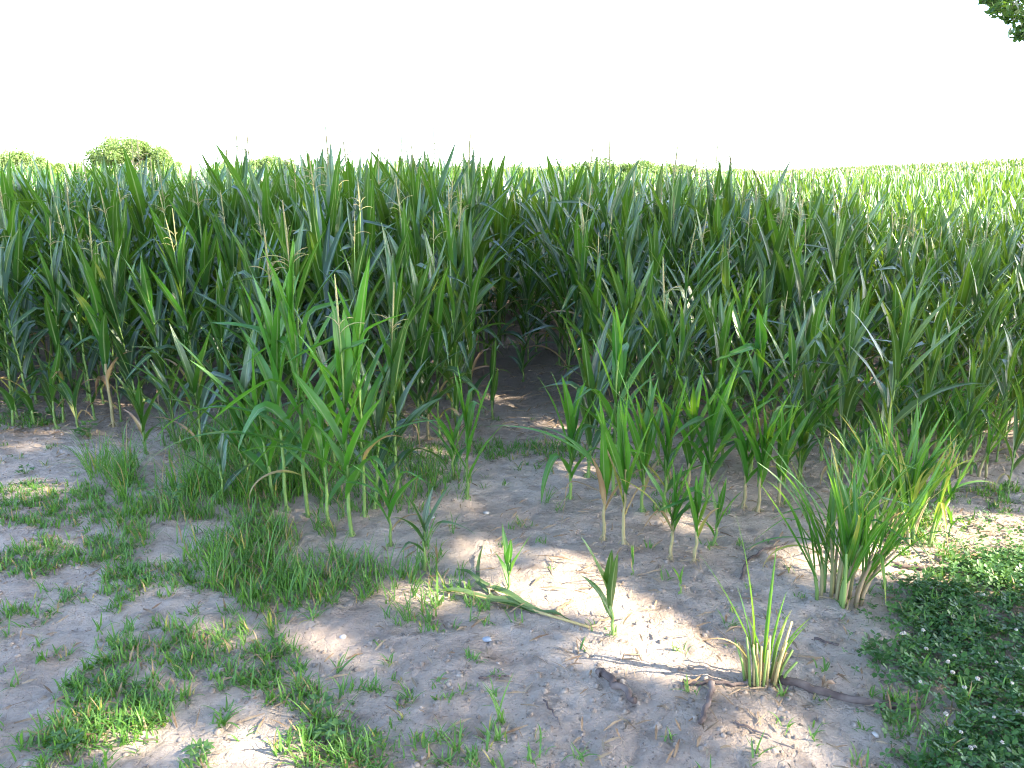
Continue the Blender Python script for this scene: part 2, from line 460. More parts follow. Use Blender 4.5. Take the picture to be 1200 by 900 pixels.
ORD = ['zeroth', 'first', 'second', 'third', 'fourth', 'fifth', 'sixth', 'seventh', 'eighth', 'ninth', 'tenth', 'eleventh', 'twelfth']
GRP_FIELD = 'corn plants crowded in the rows of the field'
SIDE = {'left': 'left of the bare path', 'right': 'right of the bare path'}
for i, (x, y, H, side, idx, d) in enumerate(near):
    v = VARS[rnd.randrange(len(VARS))]
    if H < 1.25 and rnd.random() < .7: v = VARS[rnd.choice([5, 11])]
    s = H/H0
    tas = v['tassel'] is not None
    where = ('far ' if abs(x) > .36*y else '') + side
    if side == 'fringe':
        v = VARS[5 if rnd.random() < .5 else 11]; tas = False
    if side == 'fringe':
        lab = 'waist-high corn plant in the ragged fringe before the right rows, %s' % ('near the path' if x < 1.6 else 'behind the clumps')
    elif side == 'path':
        lab = 'low dark corn plant closing the far end of the bare path between rows'
    elif idx == 1:
        lab = '%s %s corn plant in the first row, %s of the bare path' % ('short' if H < 1.2 else 'medium tall', 'tasselled' if tas else 'bare-topped', where)
    else:
        lab = '%s %s corn plant in the %s row back, %s of the path' % ('tall' if H > 1.5 else 'shorter', 'pale-tasselled' if tas else 'bare-topped', ORD[min(idx, 12)], where)
    t = thing('corn_plant', lab, 'corn plant', (x, y, gz(x, y)), rnd.random()*6.28, GRP_FIELD, (rnd.gauss(0, .05), rnd.gauss(0, .05)))
    t.scale = (s*rnd.uniform(.95, 1.1),)*2 + (s,)
    put('stalk', v['stalk'], t); put('foliage', v['foliage'], t)
    if tas: put('tassel', v['tassel'], t)

def scatter(gout, arrs, xs, ys, Hs):
    n = len(xs); zs = ground(xs, ys)
    ids = rng.integers(0, len(arrs), n); rz = rng.uniform(0, 2*PI, n); tx = rng.normal(0, .05, n); ty = rng.normal(0, .05, n)
    for k, (V, F, C) in enumerate(arrs):
        m = np.where(ids == k)[0]
        if not len(m): continue
        sc_ = (Hs[m]/H0)[:, None]
        ca, sa = np.cos(rz[m])[:, None], np.sin(rz[m])[:, None]
        X = (V[None, :, 0]*ca - V[None, :, 1]*sa)*sc_; Y = (V[None, :, 0]*sa + V[None, :, 1]*ca)*sc_; Z = V[None, :, 2]*sc_
        X = X + Z*tx[m][:, None] + xs[m][:, None]; Y = Y + Z*ty[m][:, None] + ys[m][:, None]; Z = Z + zs[m][:, None]
        P = np.stack([X, Y, Z], 2).reshape(-1, 3)
        FF = (F[None] + (np.arange(len(m))*len(V))[:, None, None]).reshape(-1, 4)
        CC = np.tile(C, (len(m), 1)); CC[:, 0] = (CC[:, 0]*.6 + np.repeat(rng.uniform(0, .4, len(m)), len(V)))
        gout.add(P, FF, CC)

rx = np.array([s[0] for s in rest]); ry = np.array([s[1] for s in rest]); rh = np.array([s[2] for s in rest])
g = G(); gk = G()
st = rng.bit_generator.state
scatter(g, [v['lod'] for v in VARS], rx, ry, rh)
rng.bit_generator.state = st
scatter(gk, [v['lodk'] for v in VARS], rx, ry, rh)
o = put('corn_field', g.mesh('corn_field', M['corn']))
tag(o, 'mass of corn behind the front rows, too crowded to tell plants apart', 'corn field', kind='stuff')
sk = put('stalks', gk.mesh('stalks', M['stalk']), o); sk['kind'] = 'stuff'
# far field
n = 15000
fy = 34 + 106*rng.random(n)**1.25; fx = (rng.random(n)*2-1)*(.68*fy+4)
g = G(); fh = rng.uniform(1.5, 1.95, n); st = rng.bit_generator.state; scatter(g, [v['far'] for v in VARS], fx, fy, fh)
rng.bit_generator.state = st; gt_ = G(); scatter(gt_, [v['fart'] for v in VARS], fx, fy, fh)
fo_ = put('far_corn_field', g.mesh('far_corn_field', M['corn'])); ft_ = put('tassels', gt_.mesh('tassels', M['tassel']), fo_); ft_['kind'] = 'stuff'
tag(fo_, 'sunlit far corn field reaching to the horizon', 'corn field', kind='stuff')
n = 9000
FAR2 = True; fy = 140 + 160*rng.random(n); fx = (rng.random(n)*2-1)*(.68*fy+4)
g = G(); scatter(g, [v['far'] for v in VARS], fx, fy, rng.uniform(1.6, 1.9, n)*1.15)
tag(put('distant_corn_field', g.mesh('distant_corn_field', M['corn'])), 'thin strip of distant corn below the trees on the horizon', 'corn field', kind='stuff')

# ---- plants standing in front of the rows, one by one
GRP_FRONT = 'lone corn plants standing in front of the rows'
def hero(label, px, py, ptop, n=8, young=True, tassel=False, plane=None, seed=0, mat='young', pale=False, dry=.0, spread=.8, upright=.3,
         extra=(), width=1.0, lean=(0, 0), lower=.25, r0=.011, cat='corn plant', name='corn_plant', group=GRP_FRONT, drylow=0, branches=5):
    p = at(px, py)
    H = height_to(p, ptop)
    Hl = H - (.14 if tassel else 0)
    hs, L = corn_spec(Hl, n, seed+900, young, plane, spread, dry, lower, upright)
    t = thing(name, label, cat, p, 0, group, (lean[1], lean[0]))
    gs = G(); top = hs + (.17*Hl if tassel else 0)
    stalk_geo(gs, hs, r0*min(1.1, .5+.45*H), seed, extra=(.18*Hl if tassel else 0))
    put('stalk', gs.mesh('stalk', M['palestalk' if pale else 'stalk']), t)
    for i, s in enumerate(L):
        s['W'] *= width
        if i < drylow: s['dry'] = 1.0; s['droop'] = R(150); s['W'] *= .6
        gl = G(); put_leaf(gl, s, 14, 5)
        lf = put('leaf', gl.mesh('leaf', M[mat]), t)
        if s['dry'] > .7: lf['label'] = 'dry tan drooping leaf'
    for e in extra:
        gl = G(); blade(gl, (0, 0, e.get('z', .3)), e['L'], e['W'], R(e['e0']), R(e['droop']), R(e['az']), 18, 5, e.get('p', 1.4), sway=e.get('sway', 0), twist=e.get('twist', 0),
                        fold=.5, wave=.04, dry=e.get('dry', 0), kink=e.get('kink'), kamt=e.get('kamt', 1.6), r=.6)
        lf = put('leaf', gl.mesh('leaf', M[mat]), t)
        if e.get('label'): lf['label'] = e['label']
    if tassel:
        gt = G(); tassel_geo(gt, (0, 0, top), H-top, branches, seed)
        put('tassel', gt.mesh('tassel', M['tassel']), t)
    return t

# left of the path
hero('short corn plant at the left edge of the field among small leafy weeds', 20, 492, 345, 8, seed=1, mat='corn', upright=.4)
hero('short corn plant with drooping bluish leaves beside the leafy weeds', 66, 503, 372, 8, seed=2, mat='corn', upright=.2)
hero('low corn plant with upright leaves, left of the bluish fan-leaved plant', 92, 505, 395, 7, seed=3, mat='corn', upright=.4)
hero('small fan-leaved bluish corn plant behind the grassy left patch', 171, 532, 415, 7, seed=4, mat='corn', plane=.1, upright=.4, spread=.7)
hero('tasselled corn plant with pale dried leaf sheaths near the left front', 133, 500, 248, 12, young=False, tassel=True, seed=5, mat='corn', pale=True, dry=.28)
hero('slim corn plant between the fan-leaved one and the tall tasselled pair', 292, 580, 332, 9, seed=6, mat='corn', upright=.3, plane=.3)
hero('tall tasselled corn plant with bare lower stalk and wide arching leaves', 360, 606, 234, 11, young=False, tassel=True, seed=7, mat='young', plane=.15, upright=.5, lower=.3, width=1.0, r0=.010,
     extra=[dict(z=.42, L=.86, W=.055, e0=38, droop=95, az=178, twist=.3), dict(z=.36, L=.78, W=.05, e0=30, droop=70, az=195, dry=.25, label='long leaf with yellow tip'),
            dict(z=.22, L=.42, W=.04, e0=30, droop=150, az=200, dry=.75, label='yellow and brown dying leaf')])
hero('broad-leaved bright green corn plant with short tassel, in front of the tall one', 411, 628, 322, 10, young=False, tassel=True, seed=8, mat='young', plane=.2, upright=.62, lower=.25, width=1.0, r0=.010, branches=3,
     extra=[dict(z=.30, L=.62, W=.05, e0=45, droop=80, az=188, twist=.4), dict(z=.34, L=.55, W=.05, e0=50, droop=60, az=10)])
hero('thin corn stalk pressed against the broad-leaved bright green plant', 385, 618, 395, 7, seed=9, mat='young', plane=.0, upright=.5)
hero('short corn plant in the grass just right of the broad-leaved plant', 458, 640, 500, 6, seed=10, mat='young', plane=.2, upright=.2,
     extra=[dict(z=.22, L=.34, W=.032, e0=50, droop=90, az=180)])
hero('narrow bluish corn plant with drooping leaves beside the bare path', 498, 668, 545, 7, seed=11, mat='corn', plane=.3, upright=.0, spread=1.1, width=.75)
hero('corn plant with tightly rolled upright leaves at the path edge', 548, 585, 398, 6, seed=12, mat='young', plane=.2, upright=.9, width=.9, spread=.4,
     extra=[dict(z=.40, L=.40, W=.055, e0=84, droop=10, az=20, kink=.55, kamt=2.6, label='leaf folded over halfway')])
hero('small corn plant behind the rolled-leaf plant at the path edge', 531, 562, 450, 6, seed=13, mat='young', plane=.5, upright=.4,
     extra=[dict(z=.2, L=.36, W=.03, e0=60, droop=60, az=180)])
hero('dark slim corn plant standing alone inside the bare path', 577, 492, 372, 6, seed=14, mat='corn', plane=1.2, upright=.8, spread=.5, width=.8)
hero('tall slender tasselled corn plant at the left side of the path mouth', 541, 478, 215, 11, young=False, tassel=True, seed=15, mat='corn', plane=.4, lower=.4, upright=.2)
hero('corn plant with pale stalk behind the rolled-leaf plant', 502, 515, 330, 9, seed=16, mat='corn', pale=True, upright=.3)
hero('small dark corn plant half hidden behind the broad-leaved plant', 470, 520, 370, 8, seed=17, mat='corn', upright=.3)
hero('stunted corn plant with yellow leaf in the tall grass', 262, 590, 480, 5, seed=40, mat='corn', upright=.2, dry=.25)
hero('small corn plant near the far end of the bare path', 613, 447, 372, 6, seed=18, mat='corn', upright=.4)
hero('leafy corn plant behind the tall tasselled one, leaning left', 322, 588, 340, 9, seed=41, mat='young', plane=.2, upright=.2, lower=.15, lean=(-.1, 0))
hero('leafy corn plant behind the broad-leaved one, leaning right', 440, 596, 372, 9, seed=42, mat='corn', plane=.1, upright=.25, lower=.15, lean=(.08, 0))
hero('dark corn plant rising between the tall tasselled and the broad-leaved one', 392, 560, 300, 10, seed=43, mat='corn', plane=.3, upright=.3)
hero('mid-height dark corn plant in the tall grass left of the tasselled pair', 238, 545, 340, 9, seed=44, mat='corn', plane=.2, upright=.2, lower=.15)
hero('low arching corn plant in the grass behind the fan-leaved plant', 205, 520, 385, 8, seed=45, mat='corn', plane=.2, upright=.1)
hero('tall leafy tasselled corn plant just left of the bare-stalked one', 336, 598, 262, 11, young=False, tassel=True, seed=60, mat='young', plane=.1, upright=.35, lower=.3, width=.9, r0=.009)
hero('tall leafy corn plant rising behind the broad-leaved bright one', 428, 606, 300, 11, young=False, seed=61, mat='young', plane=.25, upright=.4, lower=.3, width=.9, r0=.009)
hero('slender tasselled corn plant between the bright clump and the path', 466, 590, 330, 10, young=False, tassel=True, seed=62, mat='corn', plane=.2, upright=.3)
hero('waist-high corn plant at the right side of the path mouth', 668, 585, 392, 9, seed=63, mat='young', plane=.2, upright=.5, lower=.25)
hero('waist-high leafy corn plant behind the pressed pair', 718, 580, 352, 10, young=False, seed=64, mat='young', plane=.4, upright=.4)
hero('waist-high corn plant with straight blades behind the thin plant', 828, 590, 385, 9, seed=65, mat='young', plane=.1, upright=.6, lower=.25)
hero('leafy corn plant filling the space behind the yellow-leaf plant', 778, 600, 402, 9, seed=66, mat='young', plane=.3, upright=.4, lower=.25)
hero('tall corn plant with straight blades behind the trio', 880, 555, 345, 10, young=False, seed=67, mat='young', plane=.2, upright=.4)
# right of the path
hero('bright corn plant between the largest clump and the right rows', 1012, 528, 400, 8, seed=46, mat='young', plane=.2, upright=.4, lower=.2)
hero('corn plant with broad leaves left of the furthest back clump', 1050, 520, 385, 9, seed=47, mat='young', plane=.4, upright=.3, lower=.2)
hero('upright corn plant between the furthest back clump and the right edge', 1128, 515, 370, 9, seed=48, mat='young', plane=.1, upright=.5, lower=.2)
hero('leafy corn plant in front of the wide outspread one', 935, 565, 425, 8, seed=49, mat='young', plane=.2, upright=.3, lower=.2)
hero('dark leafy corn plant at the very right edge of the field', 1195, 520, 360, 9, seed=50, mat='corn', plane=.3, upright=.3, lower=.15)
hero('corn plant with one long leaf arching over the path and a dead brown leaf', 707, 634, 440, 7, seed=19, mat='young', plane=.5, upright=.75, spread=.5, lower=.4, width=1.1, pale=True,
     extra=[dict(z=.33, L=.66, W=.045, e0=52, droop=62, az=172, p=1.0), dict(z=.30, L=.42, W=.05, e0=55, droop=50, az=150),
            dict(z=.24, L=.46, W=.016, e0=35, droop=75, az=190, dry=1.1, kink=.42, label='dead brown hanging leaf')])
hero('upright corn plant pressed beside the one with the arching leaf', 730, 638, 425, 7, seed=20, mat='young', plane=.3, upright=.95, spread=.3, lower=.35, width=1.1, pale=True)
hero('bright green corn plant with a yellowing leaf drooping to the left', 786, 656, 508, 7, seed=21, mat='young', plane=.3, upright=.5, spread=.6, lower=.45, pale=True,
     extra=[dict(z=.14, L=.38, W=.028, e0=62, droop=50, az=165, dry=.38, label='yellowing leaf'), dict(z=.18, L=.3, W=.035, e0=52, droop=95, az=10)])
hero('thin corn plant just right of the one with the yellowing leaf', 814, 658, 520, 6, seed=22, mat='young', plane=.2, upright=.7, spread=.5, lower=.4, width=.8, pale=True)
hero('slim corn shoot beside the thin plant, leaning outwards', 836, 640, 545, 5, seed=23, mat='young', upright=.7, width=.7, lean=(.10, 0))
hero('leafy corn plant, left one of the close trio on the right', 871, 596, 432, 8, seed=24, mat='young', plane=.3, upright=.5, lower=.4, pale=True)
hero('tallest corn plant of the close trio on the right', 888, 600, 420, 8, seed=25, mat='young', plane=.1, upright=.75, lower=.4, pale=True)
hero('corn plant with wide upright leaves closing the trio on the right', 912, 592, 440, 7, seed=26, mat='young', plane=.5, upright=.8, lower=.4, width=1.15, pale=True)
hero('corn plant with wide outspread leaves behind the trio', 962, 540, 382, 9, seed=27, mat='young', plane=.0, upright=.1, spread=.8, lower=.35)
hero('dense upright corn plant right behind the upright pressed plant', 752, 600, 405, 8, seed=28, mat='young', plane=.4, upright=.7)
hero('dark corn plant between the path and the yellow-leaf plant', 690, 560, 335, 9, seed=29, mat='corn', plane=.4, upright=.3)
hero('corn plant with pale stalk behind the yellow-leaf plant', 806, 575, 400, 8, seed=30, mat='young', plane=.2, upright=.5, pale=True)
hero('mid-sized corn plant behind the trio, partly hidden by it', 845, 545, 375, 9, seed=31, mat='young', plane=.6, upright=.4)
hero('tasselled mid-height corn plant at the start of the right rows', 770, 545, 300, 10, young=False, tassel=True, seed=32, mat='corn', plane=.3, upright=.3)
hero('corn plant with broad leaves near the front of the right rows', 730, 520, 290, 10, young=False, tassel=False, seed=33, mat='corn', plane=.2, upright=.4)
# seedlings
GRP_SEED = 'corn seedlings on the bare soil'
hero('sunlit yellow-green corn seedling on the bright soil patch', 596, 700, 606, 4, seed=34, mat='young', plane=2.8, upright=.35, width=.95, spread=.6, r0=.009, name='corn_seedling', cat='seedling', group=GRP_SEED, lower=.35)
hero('taller shaded corn seedling leaning over the bright soil patch', 719, 744, 612, 4, seed=35, mat='corn', plane=2.6, upright=.65, width=.9, spread=.6, r0=.009, lean=(-.12, 0), name='corn_seedling', cat='seedling', group=GRP_SEED, lower=.35)
hero('tiny yellowish corn sprout on the low sunlit mound', 797, 696, 655, 3, seed=36, mat='young', upright=.7, width=.5, dry=.15, r0=.006, name='corn_seedling', cat='seedling', group=GRP_SEED)
hero('tiny thin corn sprout behind the low sunlit mound', 741, 674, 630, 3, seed=37, mat='young', upright=.9, width=.4, r0=.005, name='corn_seedling', cat='seedling', group=GRP_SEED)
hero('small corn sprout in the thin weeds at the right edge', 1170, 588, 558, 3, seed=38, mat='young', upright=.6, width=.6, r0=.006, name='corn_seedling', cat='seedling', group=GRP_SEED)
hero('yellow-green corn sprout on sunlit ground right of the largest clump', 1112, 630, 580, 4, seed=39, mat='young', upright=.6, width=.7, dry=.12, r0=.006, name='corn_seedling', cat='seedling', group=GRP_SEED)

# ---- many-stemmed clumps
GRP_CL = 'stunted many-stemmed corn clumps on the right'
def clump(label, px, py, ptop, stems, per, seed, dry=.1, rad=.11, fan=.55, W=.020, mat='young', extra=()):
    q = random.Random(seed); p = at(px, py); H = height_to(p, ptop)
    t = thing('corn_clump', label, 'corn clump', p, 0, GRP_CL)
    for i in range(stems):
        a = q.random()*6.28; r = rad*math.sqrt(q.random())
        bx, by = r*math.cos(a), r*math.sin(a)*.6
        h = H*q.uniform(.30, .45); lx = bx/rad*fan*h*.6+q.gauss(0, .02); ly = by/rad*fan*h*.5
        gs = G(); tube(gs, [(bx+lx*f*f, by+ly*f*f, h*f-.02*(1-f)) for f in (0, .25, .5, .75, 1)], [.008, .0075, .007, .006, .004], 6)
        put('stalk', gs.mesh('stalk', M['palestalk' if q.random() < .6 else 'stalk']), t)
        for k in range(per):
            f = .35+.65*k/max(1, per-1)
            x, y, z = bx+lx*f*f, by+ly*f*f, h*f
            az = math.atan2(by, bx+1e-6)+q.gauss(0, .7) if q.random() < .7 else q.random()*6.28
            L = (H-z)*q.uniform(.72, 1.12)
            gl = G(); blade(gl, (x, y, z), L, W*q.uniform(.8, 1.3), R(q.uniform(66, 86)-(1-f)*14), R(q.uniform(6, 46)), az, 10, 5, 1.8, sway=q.gauss(0, .3), twist=q.gauss(0, .5),
                            fold=.6, wave=.05, dry=max(0, q.gauss(dry, .14)), kink=(q.uniform(.4, .7) if q.random() < .12 else None))
            put('leaf', gl.mesh('leaf', M[mat]), t)
    for e in extra:
        gl = G(); blade(gl, (e['x'], 0, e['z']), e['L'], e['W'], R(e['e0']), R(e['droop']), R(e['az']), 16, 5, e.get('p', 1.4), fold=.4, wave=.05, dry=e['dry'], kink=e.get('kink'))
        lf = put('leaf', gl.mesh('leaf', M[mat]), t); lf['label'] = e['label']
    return t
clump('largest corn clump with many narrow leaves, nearest to the clover', 980, 702, 522, 20, 4, 51, dry=.10, rad=.11, fan=.55,
      extra=[dict(x=-.05, z=.16, L=.36, W=.022, e0=50, droop=140, az=180, dry=.45, label='yellowing leaf hooked to the ground'),
             dict(x=-.03, z=.22, L=.42, W=.02, e0=30, droop=70, az=185, dry=.1, label='long leaf reaching left')])
clump('corn clump with yellow and brown leaf tips behind the largest clump', 1042, 632, 472, 13, 4, 52, dry=.13, rad=.12, fan=.55, W=.024)
clump('small yellowing corn clump with hooked leaves right of the largest clump', 1076, 640, 505, 6, 4, 53, dry=.3, rad=.09, fan=.6, W=.024,
      extra=[dict(x=.05, z=.22, L=.40, W=.026, e0=40, droop=80, az=10, dry=.2, label='arching leaf with yellow tip'), dict(x=-.02, z=.14, L=.22, W=.02, e0=40, droop=140, az=190, dry=.8, label='dry brown leaf')])
clump('dense green corn clump with wide fan of leaves, furthest back', 1088, 540, 430, 13, 4, 54, dry=.06, rad=.2, fan=.8, W=.03)
clump('tall thick clump of corn shoots at the right edge below sunny stalks', 1172, 505, 395, 14, 3, 55, dry=.1, rad=.22, fan=.4, W=.034)
clump('low green corn clump between the trio and the fan-leaved clump', 1000, 570, 490, 6, 4, 56, dry=.06, rad=.14, fan=.6, W=.026)
clump('spindly clump of corn shoots behind the yellowing clump', 1135, 560, 455, 8, 3, 57, dry=.08, rad=.15, fan=.5, W=.026)

# cut stubble clump
p = at(893, 800); t = thing('corn_stubble', 'cut corn stub clump with one green shoot behind the long stick', 'corn stubble', p)
q = random.Random(61)
for i in range(24):
    a = q.random()*6.28; r = .075*math.sqrt(q.random()); bx, by = r*math.cos(a), r*math.sin(a)*.6
    h = q.uniform(.10, .21)*(1.15 if abs(bx) < .05 else .8); lx = bx*.7+q.gauss(0, .01)
    g = G(); tube(g, [(bx, by, -.02), (bx+lx*.4, by, h*.5), (bx+lx, by, h)], [.0052, .0048, .0035], 6)
    put('stub', g.mesh('stub', M['stub' if i % 3 else 'stalk']), t)
for (bx, L, W, e, az, dr, dry) in ((-.03, .56, .020, 84, 170, 12, .05), (-.02, .48, .018, 66, 178, 14, .1), (.0, .42, .017, 87, 60, 10, .1), (.05, .2, .016, 70, 5, 30, .25), (.03, .2, .014, 80, 20, 20, .3), (-.04, .28, .015, 80, 150, 12, 0), (.02, .26, .014, 84, 30, 15, 0), (-.01, .22, .014, 76, 200, 20, .1), (.055, .17, .013, 68, 0, 20, .1), (-.05, .24, .014, 60, 190, 90, .7)):
    g = G(); blade(g, (bx, 0, .08), L, W, R(e), R(dr), R(az), 10, 5, fold=.7, dry=dry)
    put('leaf', g.mesh('leaf', M['young']), t)

# fallen torn-off plant
p = at(600, 705); t = thing('fallen_corn_stalk', 'torn-off corn stalk lying flat with long grey-green leaves', 'corn stalk', p)
def lay(px, py): 
    w = at(px, py); return np.array(w - p)
path = [lay(a, b)+[0, 0, .012] for a, b in ((520, 697), (560, 702), (600, 712), (640, 723), (690, 738))]
g = G(); tube(g, path, [.003, .005, .006, .006, .005], 7); put('stalk', g.mesh('stalk', M['stub']), t)
def flat_leaf(pix, W, dry, lift=.02):
    pts = np.array([lay(a, b) for a, b in pix]); 
    tt = np.linspace(0, 1, len(pts)); t2 = np.linspace(0, 1, 15)
    c = np.stack([np.interp(t2, tt, pts[:, k]) for k in range(3)], 1); c[:, 2] += .008+lift*np.sin(PI*t2)*(.6+.4*np.sin(t2*9))
    tan = np.gradient(c, axis=0); side = np.cross(tan, [0, 0, 1]); side /= np.linalg.norm(side, axis=1)[:, None]
    w = W*np.minimum(1, .5+2*t2)*np.maximum(1-t2**2.4, 0)**.8+.001
    us = np.linspace(-1, 1, 5)
    V = np.stack([c + side*(u*w/2)[:, None] + np.array([0, 0, 1])*(abs(u)*w*.25+.006*np.sin(14*t2+3*u)*u*u)[:, None] for u in us], 1)
    C = np.zeros((15, 5, 4), np.float32); C[..., 0] = rnd.random(); C[..., 1] = dry; C[..., 2] = t2[:, None]; C[..., 3] = ((us+1)/2)[None]
    i, j = np.meshgrid(np.arange(14), np.arange(4), indexing='ij'); a = (i*5+j).ravel()
    g = G(); g.add(V.reshape(-1, 3), np.stack([a, a+1, a+6, a+5], 1), C.reshape(-1, 4)); return g
for pix, W, dry in ((((640, 722), (600, 712), (550, 700), (505, 694)), .05, .0), (((630, 718), (590, 700), (555, 680), (535, 668)), .035, .05),
                    (((560, 702), (600, 715), (640, 722), (668, 728)), .03, .1), (((585, 706), (560, 690), (560, 668), (566, 640)), .02, .1)):
    put('leaf', flat_leaf(pix, W, dry).mesh('leaf', M['wilted']), t)

# ------------------------------------------------------------------ sticks, logs
def stick(name, label, pix, r, cat, group=None, mat='wood', wob=.004, twigs=()):
    pts = np.array([at(a, b) for a, b in pix]); tt = np.linspace(0, 1, len(pts)); t2 = np.linspace(0, 1, 22)
    c = np.stack([np.interp(t2, tt, pts[:, k]) for k in range(3)], 1)
    L = np.linalg.norm(c[-1]-c[0])
    for k in range(3): c[:, k] += wob*(np.interp(t2*10, np.arange(11), rng.normal(0, 1, 11)))
    c[:, 2] = np.maximum(np.array([gz(a, b) for a, b in c[:, :2]])*.4 + .6*np.linspace(pts[0][2], pts[-1][2], 22), [gz(a, b)+.004 for a, b in c[:, :2]]) + r*.9
    org = Vector(c.mean(0)); g = G()
    tube(g, c-np.array(org), r*np.linspace(1.05, .75, 22)*(1+.05*rng.normal(0, 1, 22)), 9)
    o = put(name, g.mesh(name, M[mat])); o.location = org
    return tag(o, label, cat, group)
GS = 'dead sticks lying on the soil'
stick('branch', 'long weathered branch lying in front of the stubble beside clover', [(915, 800), (960, 815), (1010, 826), (1074, 833)], .0145, 'branch', GS)
stick('branch', 'thick crumbling piece of dead wood, darkest of the sticks', [(699, 790), (718, 806), (742, 826)], .0145, 'branch', GS, wob=.007)
stick('branch', 'short pale upright-pointing stick left of the stubble clump', [(835, 804), (829, 822), (822, 850)], .0105, 'branch', GS)
stick('twig', 'thin dark twig left of the stubble clump running behind the short stick', [(800, 801), (840, 803), (885, 805)], .007, 'twig', GS)
stick('twig', 'thin twig lying on bare soil right below the short pale stick', [(862, 848), (880, 858), (904, 865)], .004, 'twig', GS)
stick('twig', 'thin dark twig pointing at the camera in the middle foreground', [(638, 822), (648, 838), (657, 850)], .003, 'twig', GS)
stick('twig', 'dark curved twig on the sunlit soil right of the largest clump', [(1045, 663), (1080, 668), (1115, 669)], .008, 'twig', GS)
stick('twig', 'pale straight stick in the sunlit weeds at the right edge', [(1128, 656), (1155, 652), (1180, 650)], .008, 'twig', GS, mat='litter')
stick('twig', 'arched dead stem on the sunlit soil left of the largest clump', [(868, 680), (875, 660), (890, 648), (918, 641)], .006, 'twig', GS)
stick('twig', 'pinkish dry stem running into the base of the leaning seedling', [(690, 738), (706, 730), (722, 722)], .005, 'twig', GS, mat='litter')
stick('twig', 'short tan husk lying on the bright soil patch', [(648, 722), (658, 714), (668, 707)], .007, 'twig', GS, mat='litter')
stick('twig', 'thin dark stick flat on the soil below the blue scrap', [(560, 797), (578, 795), (596, 794)], .004, 'twig', GS)
stick('twig', 'dark twig on the bare soil behind the long weathered branch', [(955, 750), (968, 755), (982, 758)], .005, 'twig', GS)

# dry leaves
GD = 'dry leaves dropped on the soil'
def dry_leaf(label, px, py, az, L, W, curl):
    p = at(px, py, .012); g = G()
    blade(g, (0, 0, 0), L, W, R(curl), R(curl*2.2), 0, 8, 5, 1.2, twist=.8, fold=.6, wave=.12, dry=1.3, sheath=.2)
    o = put('dry_leaf', g.mesh('dry_leaf', M['corn'])); o.location = p; o.rotation_euler = (0, 0, az)
    tag(o, label, 'leaf', GD)
dry_leaf('reddish curled dry leaf on the sunlit soil left of the largest clump', 895, 664, .3, .13, .03, 40)
dry_leaf('dark brown curled leaf behind the long weathered branch', 966, 808, .2, .05, .022, 50)
dry_leaf('tan dry leaf strip standing curled beside the largest clump', 930, 660, 2.6, .16, .014, 60)
dry_leaf('tan broken leaf at the foot of the leaning seedling', 730, 735, .9, .10, .016, 55)
dry_leaf('pale dry leaf upright in the grass below the tall tasselled plant', 335, 690, 1.3, .07, .016, 60)
dry_leaf('long brown leaf lying behind the bare path seedling', 672, 660, 2.9, .2, .014, 10)
dry_leaf('dry leaf between the thin plant and the stubble clump', 850, 745, .4, .09, .014, 30)
# stones
def rock(name, label, px, py, r, mat='stone', flat=.6, group='small pale stones on the soil'):
    p = at(px, py, r*.2); g = G(); n = 8; m = 6
    V = []; sd = rng.integers(1000)
    for i in range(m+1):
        for j in range(n):
            th = PI*i/m; ph = 2*PI*j/n
            d = np.array([math.sin(th)*math.cos(ph), math.sin(th)*math.sin(ph), math.cos(th)])
            k = r*(.75+.5*float(noise2(d[0]*1.7+sd, d[1]*1.7+d[2]*2.3, 4)))
            V.append(d*k*[1, 1, flat])
    F = [(i*n+j, i*n+(j+1) % n, (i+1)*n+(j+1) % n, (i+1)*n+j) for i in range(m) for j in range(n)]
    g.add(V, F); o = put(name, g.mesh(name, M[mat], smooth=False)); o.location = p; tag(o, label, 'stone' if mat == 'stone' else 'scrap', group if mat == 'stone' else None)
rock('stone', 'small white stone on the path behind the sunlit seedling', 570, 602, .018)
rock('stone', 'small pale stone beside the trodden soil at the clover edge', 1026, 862, .012)
rock('stone', 'tiny white stone among the short grass right of the path edge', 508, 607, .012)
rock('stone', 'pale pebble on the soil above the long weathered branch', 1024, 757, .010)
rock('stone', 'pale pebble in the grass just left of the fallen stalk', 402, 747, .014)
rock('scrap', 'small flat blue scrap lying on the bare soil', 571, 750, .018, 'scrap', .25)

# ------------------------------------------------------------------ ground sheet
def graded(lo, hi, step, far):
    a = list(np.arange(lo, hi+1e-6, step)); s = step; x = a[-1]
    while x < far: s *= 1.22; x += s; a.append(x)
    s = step; x = a[0]
    while x > -far: s *= 1.22; x -= s; a.insert(0, x)
    return np.array(a)
gx = graded(-4.2, 4.2, .014, 900); gy = graded(1.4, 6.6, .014, 900)
X, Y = np.meshgrid(gx, gy)
Z = ground(X, Y)
g = G(); nx, ny = len(gx), len(gy)
i, j = np.meshgrid(np.arange(ny-1), np.arange(nx-1), indexing='ij'); a = (i*nx+j).ravel()
g.add(np.stack([X, Y, Z], 2).reshape(-1, 3), np.stack([a, a+1, a+nx+1, a+nx], 1))
tag(put('ground', g.mesh('ground', M['soil'])), 'dry cracked grey-brown soil of the field edge', 'ground', kind='structure')

